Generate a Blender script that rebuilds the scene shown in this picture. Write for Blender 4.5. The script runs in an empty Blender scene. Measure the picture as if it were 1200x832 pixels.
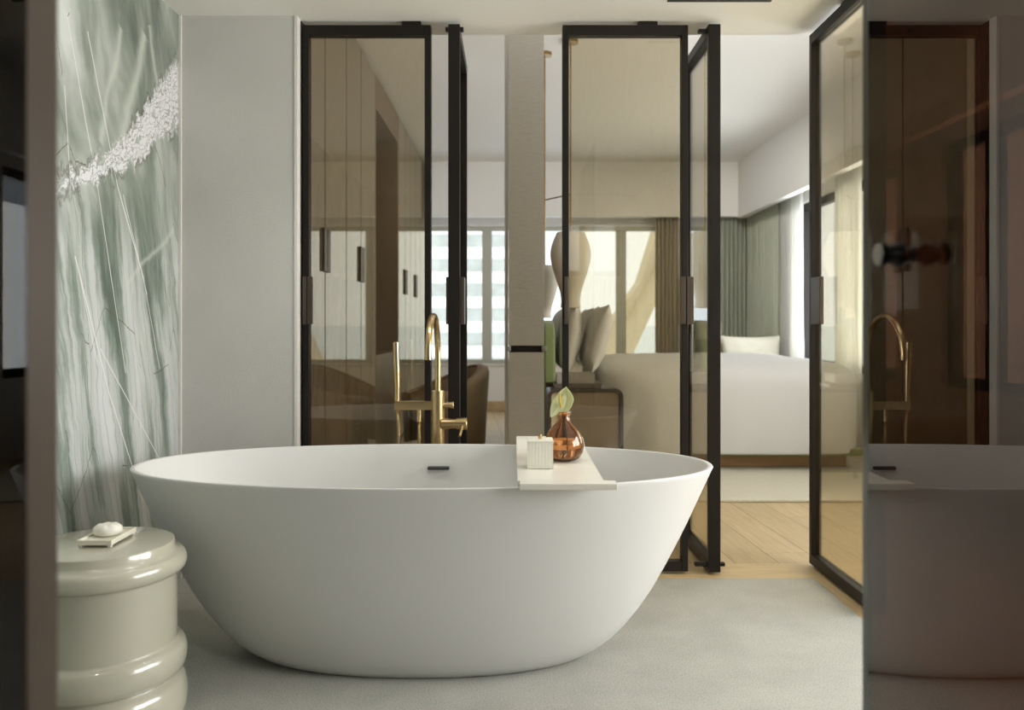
import bpy, bmesh, math, random
from mathutils import Vector, noise, Matrix
random.seed(7)
PI = math.pi
S = bpy.context.scene
COL = S.collection

# ------------------------------------------------------------------ camera, world, lights, exposure
cam_d = bpy.data.cameras.new('camera'); cam = bpy.data.objects.new('camera', cam_d); COL.objects.link(cam)
cam.location = (0, 0, 1.03); cam.rotation_euler = (PI/2, 0, 0)
cam_d.sensor_width = 36; cam_d.lens = 980/1200*36; cam_d.shift_y = -36/1200
cam_d.clip_start = .05; cam_d.clip_end = 40000
cam_d.dof.use_dof = True; cam_d.dof.focus_distance = 2.9; cam_d.dof.aperture_fstop = 2.8
S.camera = cam
S.view_settings.view_transform = 'Standard'; S.view_settings.look = 'None'
S.view_settings.gamma = 1; S.view_settings.use_curve_mapping = False
S.view_settings.exposure = 0.2

SKY = 1.8
w = bpy.data.worlds.new('sky'); S.world = w; w.use_nodes = True
nt = w.node_tree; nt.nodes.clear()
wo = nt.nodes.new('ShaderNodeOutputWorld'); wb = nt.nodes.new('ShaderNodeBackground')
tc = nt.nodes.new('ShaderNodeTexCoord'); sx = nt.nodes.new('ShaderNodeSeparateXYZ'); cr = nt.nodes.new('ShaderNodeValToRGB')
nt.links.new(tc.outputs['Generated'], sx.inputs[0]); nt.links.new(sx.outputs['Z'], cr.inputs[0])
cr.color_ramp.elements[0].position = 0.0; cr.color_ramp.elements[0].color = (.84, .91, 1.0, 1)
cr.color_ramp.elements[1].position = .5; cr.color_ramp.elements[1].color = (.90, .95, 1.0, 1)
nt.links.new(cr.outputs[0], wb.inputs[0]); wb.inputs[1].default_value = SKY; nt.links.new(wb.outputs[0], wo.inputs[0])

def area(name, loc, rot, sx_, sy_, power, col=(1, 1, 1), portal=False, spread=PI):
    d = bpy.data.lights.new(name, 'AREA'); d.shape = 'RECTANGLE'; d.size = sx_; d.size_y = sy_; d.energy = power; d.color = col
    d.spread = spread
    if portal: d.cycles.is_portal = True
    o = bpy.data.objects.new(name, d); COL.objects.link(o); o.location = loc; o.rotation_euler = rot
    return o
# portals help the sky light find the windows
area('far_window_portal', (.7, 10.13, 1.35), (-PI/2, 0, 0), 3.3, 1.7, 1, portal=True)
# the bathroom's own ceiling downlights, then added fill spots for the bedroom
def spot(name, loc, power, ang=110, col=(1, .96, .91)):
    d = bpy.data.lights.new(name, 'SPOT'); d.energy = power; d.spot_size = math.radians(ang); d.spot_blend = .8; d.shadow_soft_size = .03; d.color = col
    o = bpy.data.objects.new(name, d); COL.objects.link(o); o.location = loc
    return o
spot('downlight_lamp', (-.9, 1.45, 2.25), 9); spot('downlight_lamp', (-.55, 2.66, 2.25), 13); spot('downlight_lamp', (.3, 2.66, 2.25), 13)
def aim(o, p): o.rotation_euler = (Vector(p)-o.location).to_track_quat('-Z', 'Y').to_euler()
aim(spot('bedroom_fill_spot', (1.75, 5.1, 2.80), 170, 48, (1, .97, .92)), (2.35, 9.8, 1.35))  # added spot, hidden behind the header, brightens the far curtains and bed
aim(spot('bedroom_fill_spot', (-.35, 5.1, 2.80), 60, 50, (1, .97, .92)), (.0, 9.8, 1.5))  # second added spot, fills the far wall
area('side_window_daylight', (3.3, 1.8, 1.30), (0, PI/2+.16, 0), 1.9, 3.0, 185, (1, .99, .975))
area('bedroom_window_daylight', (3.45, 6.2, 1.25), (0, PI/2+.38, 0), 2.0, 4.4, 150, (1, .99, .98))
area('bedroom_fill_panel', (.9, 4.4, 2.885), (0, 0, 0), 2.6, 1.1, 9, (1, .97, .93))  # added fill panel, out of view above the doorway

# ------------------------------------------------------------------ helpers
def tag(o, label=None, cat=None, group=None, kind=None):
    if label: o['label'] = label
    if cat: o['category'] = cat
    if group: o['group'] = group
    if kind: o['kind'] = kind
    return o
def thing(name, label, cat, loc=(0, 0, 0), rotz=0, group=None):
    o = bpy.data.objects.new(name, None); COL.objects.link(o); o.location = loc; o.rotation_euler = (0, 0, rotz)
    o.empty_display_size = .1
    return tag(o, label, cat, group)
def obj(name, bm, mat, parent=None, loc=None, smooth=True, angle=35):
    """link a bmesh built in world coordinates; parent/loc give its origin"""
    me = bpy.data.meshes.new(name)
    o = bpy.data.objects.new(name, me); COL.objects.link(o)
    base = Vector((0, 0, 0))
    if parent is not None:
        o.parent = parent; p = parent
        while p: base += Vector(p.location); p = p.parent
        if parent.get('_local'): base = Vector((0, 0, 0))
    elif loc is not None:
        base = Vector(loc); o.location = base
    bmesh.ops.translate(bm, verts=bm.verts, vec=-base)
    bmesh.ops.recalc_face_normals(bm, faces=bm.faces)
    bm.to_mesh(me); bm.free()
    if smooth:
        for p in me.polygons: p.use_smooth = True
        me.set_sharp_from_angle(angle=math.radians(angle))
        if angle == 35 and len(me.polygons) < 800:
            wn_ = o.modifiers.new('even_shading', 'WEIGHTED_NORMAL'); wn_.keep_sharp = True; wn_.weight = 100
    me.materials.append(mat)
    return o
def struct(name, bm, mat, **k):
    o = obj(name, bm, mat, **k); o['kind'] = 'structure'; return o
def box(bm, x0, x1, y0, y1, z0, z1, bev=0, seg=2):
    b = bmesh.new(); bmesh.ops.create_cube(b, size=1)
    bmesh.ops.scale(b, vec=(abs(x1-x0), abs(y1-y0), abs(z1-z0)), verts=b.verts)
    bmesh.ops.translate(b, vec=((x0+x1)/2, (y0+y1)/2, (z0+z1)/2), verts=b.verts)
    if bev: bmesh.ops.bevel(b, geom=b.edges[:]+b.verts[:], offset=bev, segments=seg, profile=.5, affect='EDGES')
    return merge(bm, b)
def merge(bm, b, M=None):
    if M is not None: bmesh.ops.transform(b, matrix=M, verts=b.verts)
    me = bpy.data.meshes.new('t'); b.to_mesh(me); b.free(); bm.from_mesh(me); bpy.data.meshes.remove(me); return bm
def B(*a, **k):
    return box(bmesh.new(), *a, **k)
def prism(pts, axis, a, b, bm=None):
    """extrude 2D polygon pts along axis between a and b. axis 'x': pts=(y,z); 'y': (x,z); 'z': (x,y)"""
    bm = bm or bmesh.new()
    def P(p, t): return {'x': (t, p[0], p[1]), 'y': (p[0], t, p[1]), 'z': (p[0], p[1], t)}[axis]
    v0 = [bm.verts.new(P(p, a)) for p in pts]; v1 = [bm.verts.new(P(p, b)) for p in pts]
    n = len(pts); bm.faces.new(v0); bm.faces.new(v1[::-1])
    for i in range(n): bm.faces.new((v0[i], v0[(i+1) % n], v1[(i+1) % n], v1[i]))
    return bm
def lathe(pts, c=(0, 0, 0), n=64, bm=None, sxy=(1, 1)):
    """pts: (r,z) from bottom to top, closed with poles where r==0"""
    bm = bm or bmesh.new(); rings = []
    for r, z in pts:
        if r < 1e-6: rings.append([bm.verts.new((c[0], c[1], c[2]+z))])
        else: rings.append([bm.verts.new((c[0]+r*sxy[0]*math.cos(2*PI*i/n), c[1]+r*sxy[1]*math.sin(2*PI*i/n), c[2]+z)) for i in range(n)])
    for a, b in zip(rings, rings[1:]):
        for i in range(n):
            j = (i+1) % n
            if len(a) == 1 and len(b) == 1: continue
            if len(a) == 1: bm.faces.new((a[0], b[j], b[i]))
            elif len(b) == 1: bm.faces.new((a[i], a[j], b[0]))
            else: bm.faces.new((a[i], a[j], b[j], b[i]))
    return bm
def tube(path, r, n=16, bm=None, cap=True):
    """path: list of points, r: radius or list"""
    bm = bm or bmesh.new(); P = [Vector(p) for p in path]; rs = r if isinstance(r, (list, tuple)) else [r]*len(P)
    up = None; rings = []
    for i, p in enumerate(P):
        t = (P[min(i+1, len(P)-1)]-P[max(i-1, 0)]).normalized()
        if up is None:
            up = Vector((0, 0, 1)) if abs(t.z) < .9 else Vector((1, 0, 0))
        s = t.cross(up).normalized(); up = s.cross(t).normalized()
        rings.append([bm.verts.new(p+(s*math.cos(2*PI*k/n)+up*math.sin(2*PI*k/n))*rs[i]) for k in range(n)])
    for a, b in zip(rings, rings[1:]):
        for k in range(n): bm.faces.new((a[k], a[(k+1) % n], b[(k+1) % n], b[k]))
    if cap: bm.faces.new(rings[0][::-1]); bm.faces.new(rings[-1])
    return bm
def softbox(x0, x1, y0, y1, z0, z1, p=8, n=24, amp=0, freq=3, flatbottom=False, bm=None):
    """rounded soft block: cube sphere with an Lp norm, optional noise folds"""
    b = bmesh.new(); bmesh.ops.create_cube(b, size=2)
    bmesh.ops.subdivide_edges(b, edges=b.edges[:], cuts=n, use_grid_fill=True)
    c = Vector(((x0+x1)/2, (y0+y1)/2, (z0+z1)/2)); h = Vector((abs(x1-x0)/2, abs(y1-y0)/2, abs(z1-z0)/2))
    for v in b.verts:
        q = v.co; L = (abs(q.x)**p+abs(q.y)**p+abs(q.z)**p)**(1/p); q = q/L
        w_ = Vector((c.x+q.x*h.x, c.y+q.y*h.y, c.z+q.z*h.z))
        if amp:
            nn = noise.noise(w_*freq)+.5*noise.noise(w_*freq*2.3)
            w_ += Vector((q.x, q.y, q.z)).normalized()*nn*amp
        v.co = w_
    if bm is None: return b
    return merge(bm, b)
def pillow(c, W, H, T, M=None, seed=0, n=28):
    """pillow in its own x (width) z (height) plane, thickness along y"""
    b = bmesh.new(); grid = {}
    for s in (-1, 1):
        for i in range(n+1):
            for j in range(n+1):
                u = -1+2*i/n; v = -1+2*j/n
                edge = i in (0, n) or j in (0, n)
                if s == 1 and edge: grid[s, i, j] = grid[-1, i, j]; continue
                t = ((1-abs(u)**2.6)*(1-abs(v)**2.6))**.5
                pin = 1-.07*(1-abs(u)**2)*abs(v)**3; pin2 = 1-.07*(1-abs(v)**2)*abs(u)**3
                p = Vector((u*W/2*pin2, s*t*T/2, v*H/2*pin))
                p.y += s*.018*t*noise.noise(Vector((u*2.2+seed, v*2.2, s)))+.004*noise.noise(Vector((u*9+seed, v*9, s)))*t
                grid[s, i, j] = b.verts.new(p)
        for i in range(n):
            for j in range(n):
                f = [grid[s, i, j], grid[s, i+1, j], grid[s, i+1, j+1], grid[s, i, j+1]]
                try: b.faces.new(f)
                except ValueError: pass
    bmesh.ops.transform(b, matrix=Matrix.Translation(c) @ (M or Matrix.Identity(4)), verts=b.verts)
    return b

# ------------------------------------------------------------------ materials
def newmat(name):
    m = bpy.data.materials.new(name); m.use_nodes = True; m.node_tree.nodes.clear()
    return m, m.node_tree
class N:
    def __init__(s, nt): s.nt = nt
    def n(s, t, **k):
        o = s.nt.nodes.new(t)
        for a, b in k.items(): setattr(o, a, b)
        return o
    def l(s, a, b): s.nt.links.new(a, b)
    def m(s, op, a, b=None, c=None, clamp=False):
        o = s.n('ShaderNodeMath', operation=op); o.use_clamp = clamp
        for i, v in enumerate((a, b, c)):
            if v is None: continue
            if isinstance(v, (int, float)): o.inputs[i].default_value = v
            else: s.l(v, o.inputs[i])
        return o.outputs[0]
    def mix(s, f, a, b, mode='MIX'):
        o = s.n('ShaderNodeMix', data_type='RGBA', blend_type=mode)
        for i, v in ((0, f), (6, a), (7, b)):
            if isinstance(v, (int, float)): o.inputs[i].default_value = v
            elif isinstance(v, tuple): o.inputs[i].default_value = (*v, 1)[:4]
            else: s.l(v, o.inputs[i])
        return o.outputs[2]
    def ramp(s, f, *stops):
        o = s.n('ShaderNodeValToRGB'); e = o.color_ramp.elements
        while len(e) < len(stops): e.new(.5)
        for k, (p, c) in enumerate(stops):
            e[k].position = p; e[k].color = (*c, 1) if isinstance(c, tuple) else (c, c, c, 1)
        s.l(f, o.inputs[0]); return o.outputs[0]
    def noise(s, vec, scale, detail=4, rough=.5, dist=0):
        o = s.n('ShaderNodeTexNoise'); o.inputs['Scale'].default_value = scale; o.inputs['Detail'].default_value = detail
        o.inputs['Roughness'].default_value = rough; o.inputs['Distortion'].default_value = dist; s.l(vec, o.inputs['Vector']); return o.outputs[0]
    def mapping(s, vec, scale=(1, 1, 1), rot=(0, 0, 0), loc=(0, 0, 0)):
        o = s.n('ShaderNodeMapping'); o.inputs['Scale'].default_value = scale; o.inputs['Rotation'].default_value = rot; o.inputs['Location'].default_value = loc
        s.l(vec, o.inputs[0]); return o.outputs[0]
def srgb(r, g, b):
    f = lambda c: (c/255/12.92) if c/255 <= .04045 else ((c/255+.055)/1.055)**2.4
    return (f(r), f(g), f(b))
def principled(name, col, rough=.5, metal=0, spec=.5, bump=None, bscale=200, bstr=.1, var=0, vscale=5, coat=0, stretch=(1, 1, 1), sheen=0, trans=0, ior=1.5, coord='Object'):
    m, nt = newmat(name); k = N(nt)
    out = k.n('ShaderNodeOutputMaterial'); p = k.n('ShaderNodeBsdfPrincipled'); k.l(p.outputs[0], out.inputs[0])
    p.inputs['Base Color'].default_value = (*col, 1); p.inputs['Roughness'].default_value = rough
    p.inputs['Metallic'].default_value = metal; p.inputs['Specular IOR Level'].default_value = spec
    p.inputs['Coat Weight'].default_value = coat; p.inputs['Coat Roughness'].default_value = .03
    p.inputs['Sheen Weight'].default_value = sheen; p.inputs['Transmission Weight'].default_value = trans; p.inputs['IOR'].default_value = ior
    t = k.n('ShaderNodeTexCoord')
    if var:
        nv = k.noise(k.mapping(t.outputs[coord], stretch), vscale, 5, .6)
        a = tuple(c*(1-var) for c in col); b = tuple(min(1, c*(1+var)) for c in col)
        k.l(k.ramp(nv, (.3, a), (.7, b)), p.inputs['Base Color'])
    if bump:
        nb = k.noise(k.mapping(t.outputs[coord], stretch), bscale, 3, .6)
        bn = k.n('ShaderNodeBump'); bn.inputs['Strength'].default_value = bstr; bn.inputs['Distance'].default_value = .01
        k.l(nb, bn.inputs['Height']); k.l(bn.outputs[0], p.inputs['Normal'])
    return m
def thin_glass(name, tint, f0=.05, refl=1.0, weave=False):
    """pane of glass: tinted see-through plus angle dependent mirror reflection (Schlick)"""
    m, nt = newmat(name); k = N(nt)
    out = k.n('ShaderNodeOutputMaterial'); mx = k.n('ShaderNodeMixShader'); tr = k.n('ShaderNodeBsdfTransparent'); gl = k.n('ShaderNodeBsdfGlossy')
    gl.inputs['Roughness'].default_value = .0; gl.inputs['Color'].default_value = (refl, refl, refl, 1)
    tr.inputs[0].default_value = (*tint, 1)
    lw = k.n('ShaderNodeLayerWeight'); lw.inputs[0].default_value = .5
    f = k.m('POWER', lw.outputs['Facing'], 5.0); f = k.m('MULTIPLY_ADD', f, 1-f0, f0)
    k.l(f, mx.inputs[0]); k.l(tr.outputs[0], mx.inputs[1]); k.l(gl.outputs[0], mx.inputs[2]); k.l(mx.outputs[0], out.inputs[0])
    if weave:
        t = k.n('ShaderNodeTexCoord')
        nb = k.noise(k.mapping(t.outputs['Object'], (1, 1, .05)), 600, 1, .5)
        c = k.ramp(nb, (.3, tuple(x*.975 for x in tint)), (.7, tuple(min(1, x*1.02) for x in tint)))
        k.l(c, tr.inputs[0])
    return m

M = {}
M['wall_paint'] = principled('grey_wallcovering', srgb(208, 205, 199), .85, bump=1, bscale=350, bstr=.25, var=.03, vscale=3)
M['white_paint'] = principled('white_paint', srgb(242, 240, 235), .8, bump=1, bscale=120, bstr=.04)
M['ceiling_paint'] = principled('ceiling_paint', srgb(246, 244, 238), .85, bump=1, bscale=90, bstr=.04)
M['bead'] = principled('white_edge_bead', srgb(225, 223, 216), .5)
M['tub'] = principled('matte_white_stone', srgb(218, 217, 213), .38, spec=.4, bump=1, bscale=500, bstr=.03)
M['drain'] = principled('dark_slot', srgb(60, 58, 55), .5)
M['frame'] = principled('bronze_black_metal', srgb(27, 21, 17), .45, metal=.0, spec=.3, bump=1, bscale=300, bstr=.04)
M['bronze'] = principled('lit_bronze_metal', srgb(92, 78, 64), .42, metal=.2, spec=.4)  # same frame metal, lightened: its lit look is put into the colour
M['handle'] = principled('dark_bronze_plate', srgb(84, 74, 64), .4, metal=.5)
M['tint'] = thin_glass('bronze_tinted_glass', (.81, .77, .672), .045, weave=True)
M['clear'] = thin_glass('window_glass', (.97, .98, .98), .03, .6)
M['gold'] = principled('brushed_champagne_gold', srgb(200, 176, 132), .26, metal=1, bump=1, bscale=90, bstr=.05, stretch=(1, 1, 12), var=.05, vscale=20)
M['golddark'] = principled('gold_joint', srgb(120, 98, 60), .4, metal=1)
M['brass'] = principled('brass_rod', srgb(150, 124, 78), .3, metal=1)
M['rubber'] = principled('dark_rubber', srgb(60, 55, 45), .7)
M['ceramic'] = principled('glazed_celadon_ceramic', srgb(186, 182, 163), .22, spec=.5, coat=.8, var=.05, vscale=4)
M['ivory'] = principled('ivory_resin', srgb(232, 228, 208), .35, coat=.2)
M['soap'] = principled('cream_soap', srgb(238, 234, 220), .5, bump=1, bscale=60, bstr=.2)
M['tray'] = principled('white_solid_surface', srgb(236, 232, 220), .32, coat=.2)
M['ribbed'] = principled('ribbed_white_box', srgb(234, 231, 216), .6)
M['linen'] = principled('white_linen', srgb(212, 209, 203), .9, bump=1, bscale=160, bstr=.08, sheen=.1)
M['cream'] = principled('cream_fabric', srgb(212, 209, 194), .9, bump=1, bscale=300, bstr=.15)
M['green_velvet'] = principled('green_velvet', srgb(122, 130, 78), .9, sheen=.3, bump=1, bscale=200, bstr=.1)
M['velvet'] = principled('brown_velvet', srgb(150, 128, 96), .85, sheen=.25, bump=1, bscale=250, bstr=.15, var=.08, vscale=8)
M['piping'] = principled('tan_piping', srgb(150, 128, 100), .8)
M['darkwood'] = principled('dark_stained_wood', srgb(58, 46, 38), .45, var=.15, vscale=6, stretch=(1, 1, .2), bump=1, bscale=60, bstr=.05)
M['drawer'] = principled('taupe_lacquer', srgb(126, 110, 90), .5, var=.05, vscale=6)
M['cream_side'] = principled('cream_lining', srgb(214, 198, 150), .7)
M['book_grey'] = principled('grey_book_cloth', srgb(150, 143, 132), .8, bump=1, bscale=300, bstr=.1)
M['book_dark'] = principled('dark_book_cloth', srgb(96, 84, 72), .8)
M['paper'] = principled('book_pages', srgb(222, 214, 196), .9, bump=1, bscale=200, bstr=.3, stretch=(.05, .05, 3))
M['oak_base'] = principled('oak_bed_base', srgb(168, 130, 84), .6, var=.1, vscale=10, stretch=(.2, 1, 1))
M['shade'] = None
M['fabric_col'] = principled('woven_taupe_wallcovering', srgb(176, 171, 162), .9, bump=1, bscale=500, bstr=.4, var=.06, vscale=180, stretch=(.15, .15, 1))
M['niche'] = principled('taupe_niche_lining', srgb(128, 112, 95), .8, bump=1, bscale=300, bstr=.1)
M['water'] = principled('water', (1, 1, 1), .0, trans=1, ior=1.33)
M['stem'] = principled('green_stem', srgb(96, 92, 44), .5)
M['spadix'] = principled('yellow_spadix', srgb(222, 190, 60), .6, bump=1, bscale=900, bstr=.5)
M['black'] = principled('black_knob_metal', srgb(22, 20, 18), .3, metal=.3)
M['steel'] = principled('satin_steel', srgb(190, 188, 182), .3, metal=1)
M['building'] = principled('white_balcony_concrete', srgb(246, 245, 240), .9, var=.02, vscale=.3)
M['building_infill'] = principled('building_glazing', srgb(214, 216, 208), .7, var=.15, vscale=.5)  # glazed wall behind the balconies, a tone of its own
M['sandstone'] = principled('sandstone_cornice', srgb(206, 192, 162), .9, var=.12, vscale=2)
M['vent'] = principled('dark_vent', srgb(60, 58, 54), .7)

def dark_mirror():
    m, nt = newmat('smoked_shower_glass'); k = N(nt)
    out = k.n('ShaderNodeOutputMaterial'); mx = k.n('ShaderNodeMixShader'); tr = k.n('ShaderNodeBsdfTransparent'); gl = k.n('ShaderNodeBsdfGlossy')
    gl.inputs['Roughness'].default_value = 0; tr.inputs[0].default_value = (.19, .115, .08, 1); gl.inputs['Color'].default_value = (.97, .92, .88, 1)
    lw = k.n('ShaderNodeLayerWeight'); lw.inputs[0].default_value = .5
    f = k.m('POWER', lw.outputs['Facing'], 5.0); f = k.m('MULTIPLY_ADD', f, .88, .12)
    k.l(f, mx.inputs[0]); k.l(tr.outputs[0], mx.inputs[1]); k.l(gl.outputs[0], mx.inputs[2]); k.l(mx.outputs[0], out.inputs[0])
    return m
M['smoked'] = dark_mirror()
M['near_tint'] = thin_glass('dark_bronze_glass', (.34, .27, .21), .03, .45)

def lacquer():
    m, nt = newmat('glossy_taupe_lacquer'); k = N(nt)
    out = k.n('ShaderNodeOutputMaterial'); p = k.n('ShaderNodeBsdfPrincipled'); k.l(p.outputs[0], out.inputs[0])
    p.inputs['Base Color'].default_value = (*srgb(126, 112, 93), 1); p.inputs['Roughness'].default_value = .03
    p.inputs['IOR'].default_value = 1.85
    return m
M['lacquer'] = lacquer()

def shade_mat():
    m, nt = newmat('translucent_cream_shade'); k = N(nt)
    out = k.n('ShaderNodeOutputMaterial'); mx = k.n('ShaderNodeMixShader'); d = k.n('ShaderNodeBsdfPrincipled'); t = k.n('ShaderNodeBsdfTranslucent')
    d.inputs['Base Color'].default_value = (*srgb(206, 198, 180), 1); d.inputs['Roughness'].default_value = .5; t.inputs[0].default_value = (*srgb(236, 220, 190), 1)
    mx.inputs[0].default_value = .12; k.l(d.outputs[0], mx.inputs[1]); k.l(t.outputs[0], mx.inputs[2]); k.l(mx.outputs[0], out.inputs[0]); return m
M['shade'] = shade_mat()
def cloth(name, col, tr=.3, tcol=None):
    m, nt = newmat(name); k = N(nt)
    out = k.n('ShaderNodeOutputMaterial'); mx = k.n('ShaderNodeMixShader'); d = k.n('ShaderNodeBsdfDiffuse'); t = k.n('ShaderNodeBsdfTranslucent')
    tcx = k.n('ShaderNodeTexCoord'); nb = k.noise(k.mapping(tcx.outputs['Object'], (1, 1, .1)), 60, 3, .6)
    c = k.ramp(nb, (.3, tuple(x*.92 for x in col)), (.7, tuple(min(1, x*1.05) for x in col)))
    k.l(c, d.inputs[0]); t.inputs[0].default_value = (*(tcol or col), 1)
    mx.inputs[0].default_value = tr; k.l(d.outputs[0], mx.inputs[1]); k.l(t.outputs[0], mx.inputs[2]); k.l(mx.outputs[0], out.inputs[0]); return m
M['curtain'] = cloth('sage_grey_curtain', srgb(200, 204, 186), .06)
M['curtain_taupe'] = cloth('taupe_curtain', srgb(200, 190, 170), .15)
M['sheer'] = cloth('white_sheer', srgb(240, 240, 236), .55)
M['spathe'] = cloth('pale_green_spathe', srgb(236, 238, 196), .3)

def amber():
    m, nt = newmat('amber_glass'); k = N(nt)
    out = k.n('ShaderNodeOutputMaterial'); p = k.n('ShaderNodeBsdfPrincipled'); k.l(p.outputs[0], out.inputs[0])
    p.inputs['Base Color'].default_value = (.80, .50, .28, 1); p.inputs['Roughness'].default_value = .0
    p.inputs['Transmission Weight'].default_value = 1; p.inputs['IOR'].default_value = 1.48
    return m
M['amber'] = amber()

def stone_floor():
    m, nt = newmat('pale_speckled_stone'); k = N(nt)
    out = k.n('ShaderNodeOutputMaterial'); p = k.n('ShaderNodeBsdfPrincipled'); k.l(p.outputs[0], out.inputs[0])
    t = k.n('ShaderNodeTexCoord').outputs['Object']
    fine = k.ramp(k.noise(t, 230, 3, .7), (.36, srgb(146, 144, 134)), (.49, srgb(182, 180, 171)), (.66, srgb(196, 194, 185)))
    big = k.ramp(k.noise(t, 4, 6, .65), (.3, .86), (.7, 1.06))
    c = k.mix(1.0, fine, big, 'MULTIPLY')
    # joint of the tiles: one thin line near the back wall and every 0.9 m across
    sp = k.n('ShaderNodeSeparateXYZ'); k.l(t, sp.inputs[0])
    jy = k.m('MULTIPLY', k.m('LESS_THAN', k.m('ABSOLUTE', k.m('SUBTRACT', sp.outputs[1], 3.2)), .0025), k.m('LESS_THAN', sp.outputs[0], .2))
    c = k.mix(k.m('MULTIPLY', jy, .5), c, srgb(120, 116, 104))
    k.l(c, p.inputs['Base Color']); p.inputs['Roughness'].default_value = .7
    bn = k.n('ShaderNodeBump'); bn.inputs['Strength'].default_value = .15; bn.inputs['Distance'].default_value = .01
    k.l(k.noise(t, 260, 3, .7), bn.inputs['Height']); k.l(bn.outputs[0], p.inputs['Normal'])
    return m
M['stone'] = stone_floor()

def oak(name, along='y', width=.19, rot=0):
    m, nt = newmat(name); k = N(nt)
    out = k.n('ShaderNodeOutputMaterial'); p = k.n('ShaderNodeBsdfPrincipled'); k.l(p.outputs[0], out.inputs[0])
    t = k.n('ShaderNodeTexCoord').outputs['Object']
    if along == 'x': t = k.mapping(t, rot=(0, 0, PI/2))
    if rot: t = k.mapping(t, rot=(0, 0, rot))
    sp = k.n('ShaderNodeSeparateXYZ'); k.l(t, sp.inputs[0])
    u = k.m('DIVIDE', k.m('ADD', sp.outputs[0], 20.07), width); idx = k.m('FLOOR', u); fr = k.m('FRACT', u)
    wn = k.n('ShaderNodeTexWhiteNoise', noise_dimensions='1D'); k.l(idx, wn.inputs['W'])
    v = k.m('DIVIDE', k.m('ADD', sp.outputs[1], k.m('MULTIPLY', wn.outputs[0], 1.7)), 1.7); vi = k.m('FLOOR', v); vf = k.m('FRACT', v)
    wn2 = k.n('ShaderNodeTexWhiteNoise', noise_dimensions='2D'); cb = k.n('ShaderNodeCombineXYZ'); k.l(idx, cb.inputs[0]); k.l(vi, cb.inputs[1]); k.l(cb.outputs[0], wn2.inputs['Vector'])
    off = k.n('ShaderNodeVectorMath', operation='ADD'); k.l(t, off.inputs[0]); k.l(wn2.outputs[1], off.inputs[1])
    g = k.noise(k.mapping(off.outputs[0], (9, .55, 1)), 6, 6, .6, 1.2)
    base = k.ramp(g, (.25, srgb(176, 150, 108)), (.5, srgb(190, 166, 124)), (.75, srgb(200, 177, 136)))
    tone = k.m('MULTIPLY_ADD', wn2.outputs[0], .16, .92)
    cc = k.n('ShaderNodeCombineColor'); [k.l(tone, cc.inputs[i]) for i in range(3)]
    c = k.mix(1.0, base, cc.outputs[0], 'MULTIPLY')
    if width < 5:
        ln = k.m('MAXIMUM', k.m('LESS_THAN', fr, .02), k.m('LESS_THAN', vf, .0015))
        c = k.mix(k.m('MULTIPLY', ln, .75), c, srgb(90, 64, 38))
    k.l(c, p.inputs['Base Color']); p.inputs['Roughness'].default_value = .5
    return m
M['oak'] = oak('oak_planks', rot=-.07)
M['oak_x'] = oak('oak_threshold_across', 'x', 9)
M['oak_y'] = oak('oak_threshold_along', 'y', 9)
M['rug'] = principled('beige_wool_rug', srgb(206, 198, 176), .95, bump=1, bscale=120, bstr=.5, var=.08, vscale=60)

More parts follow.
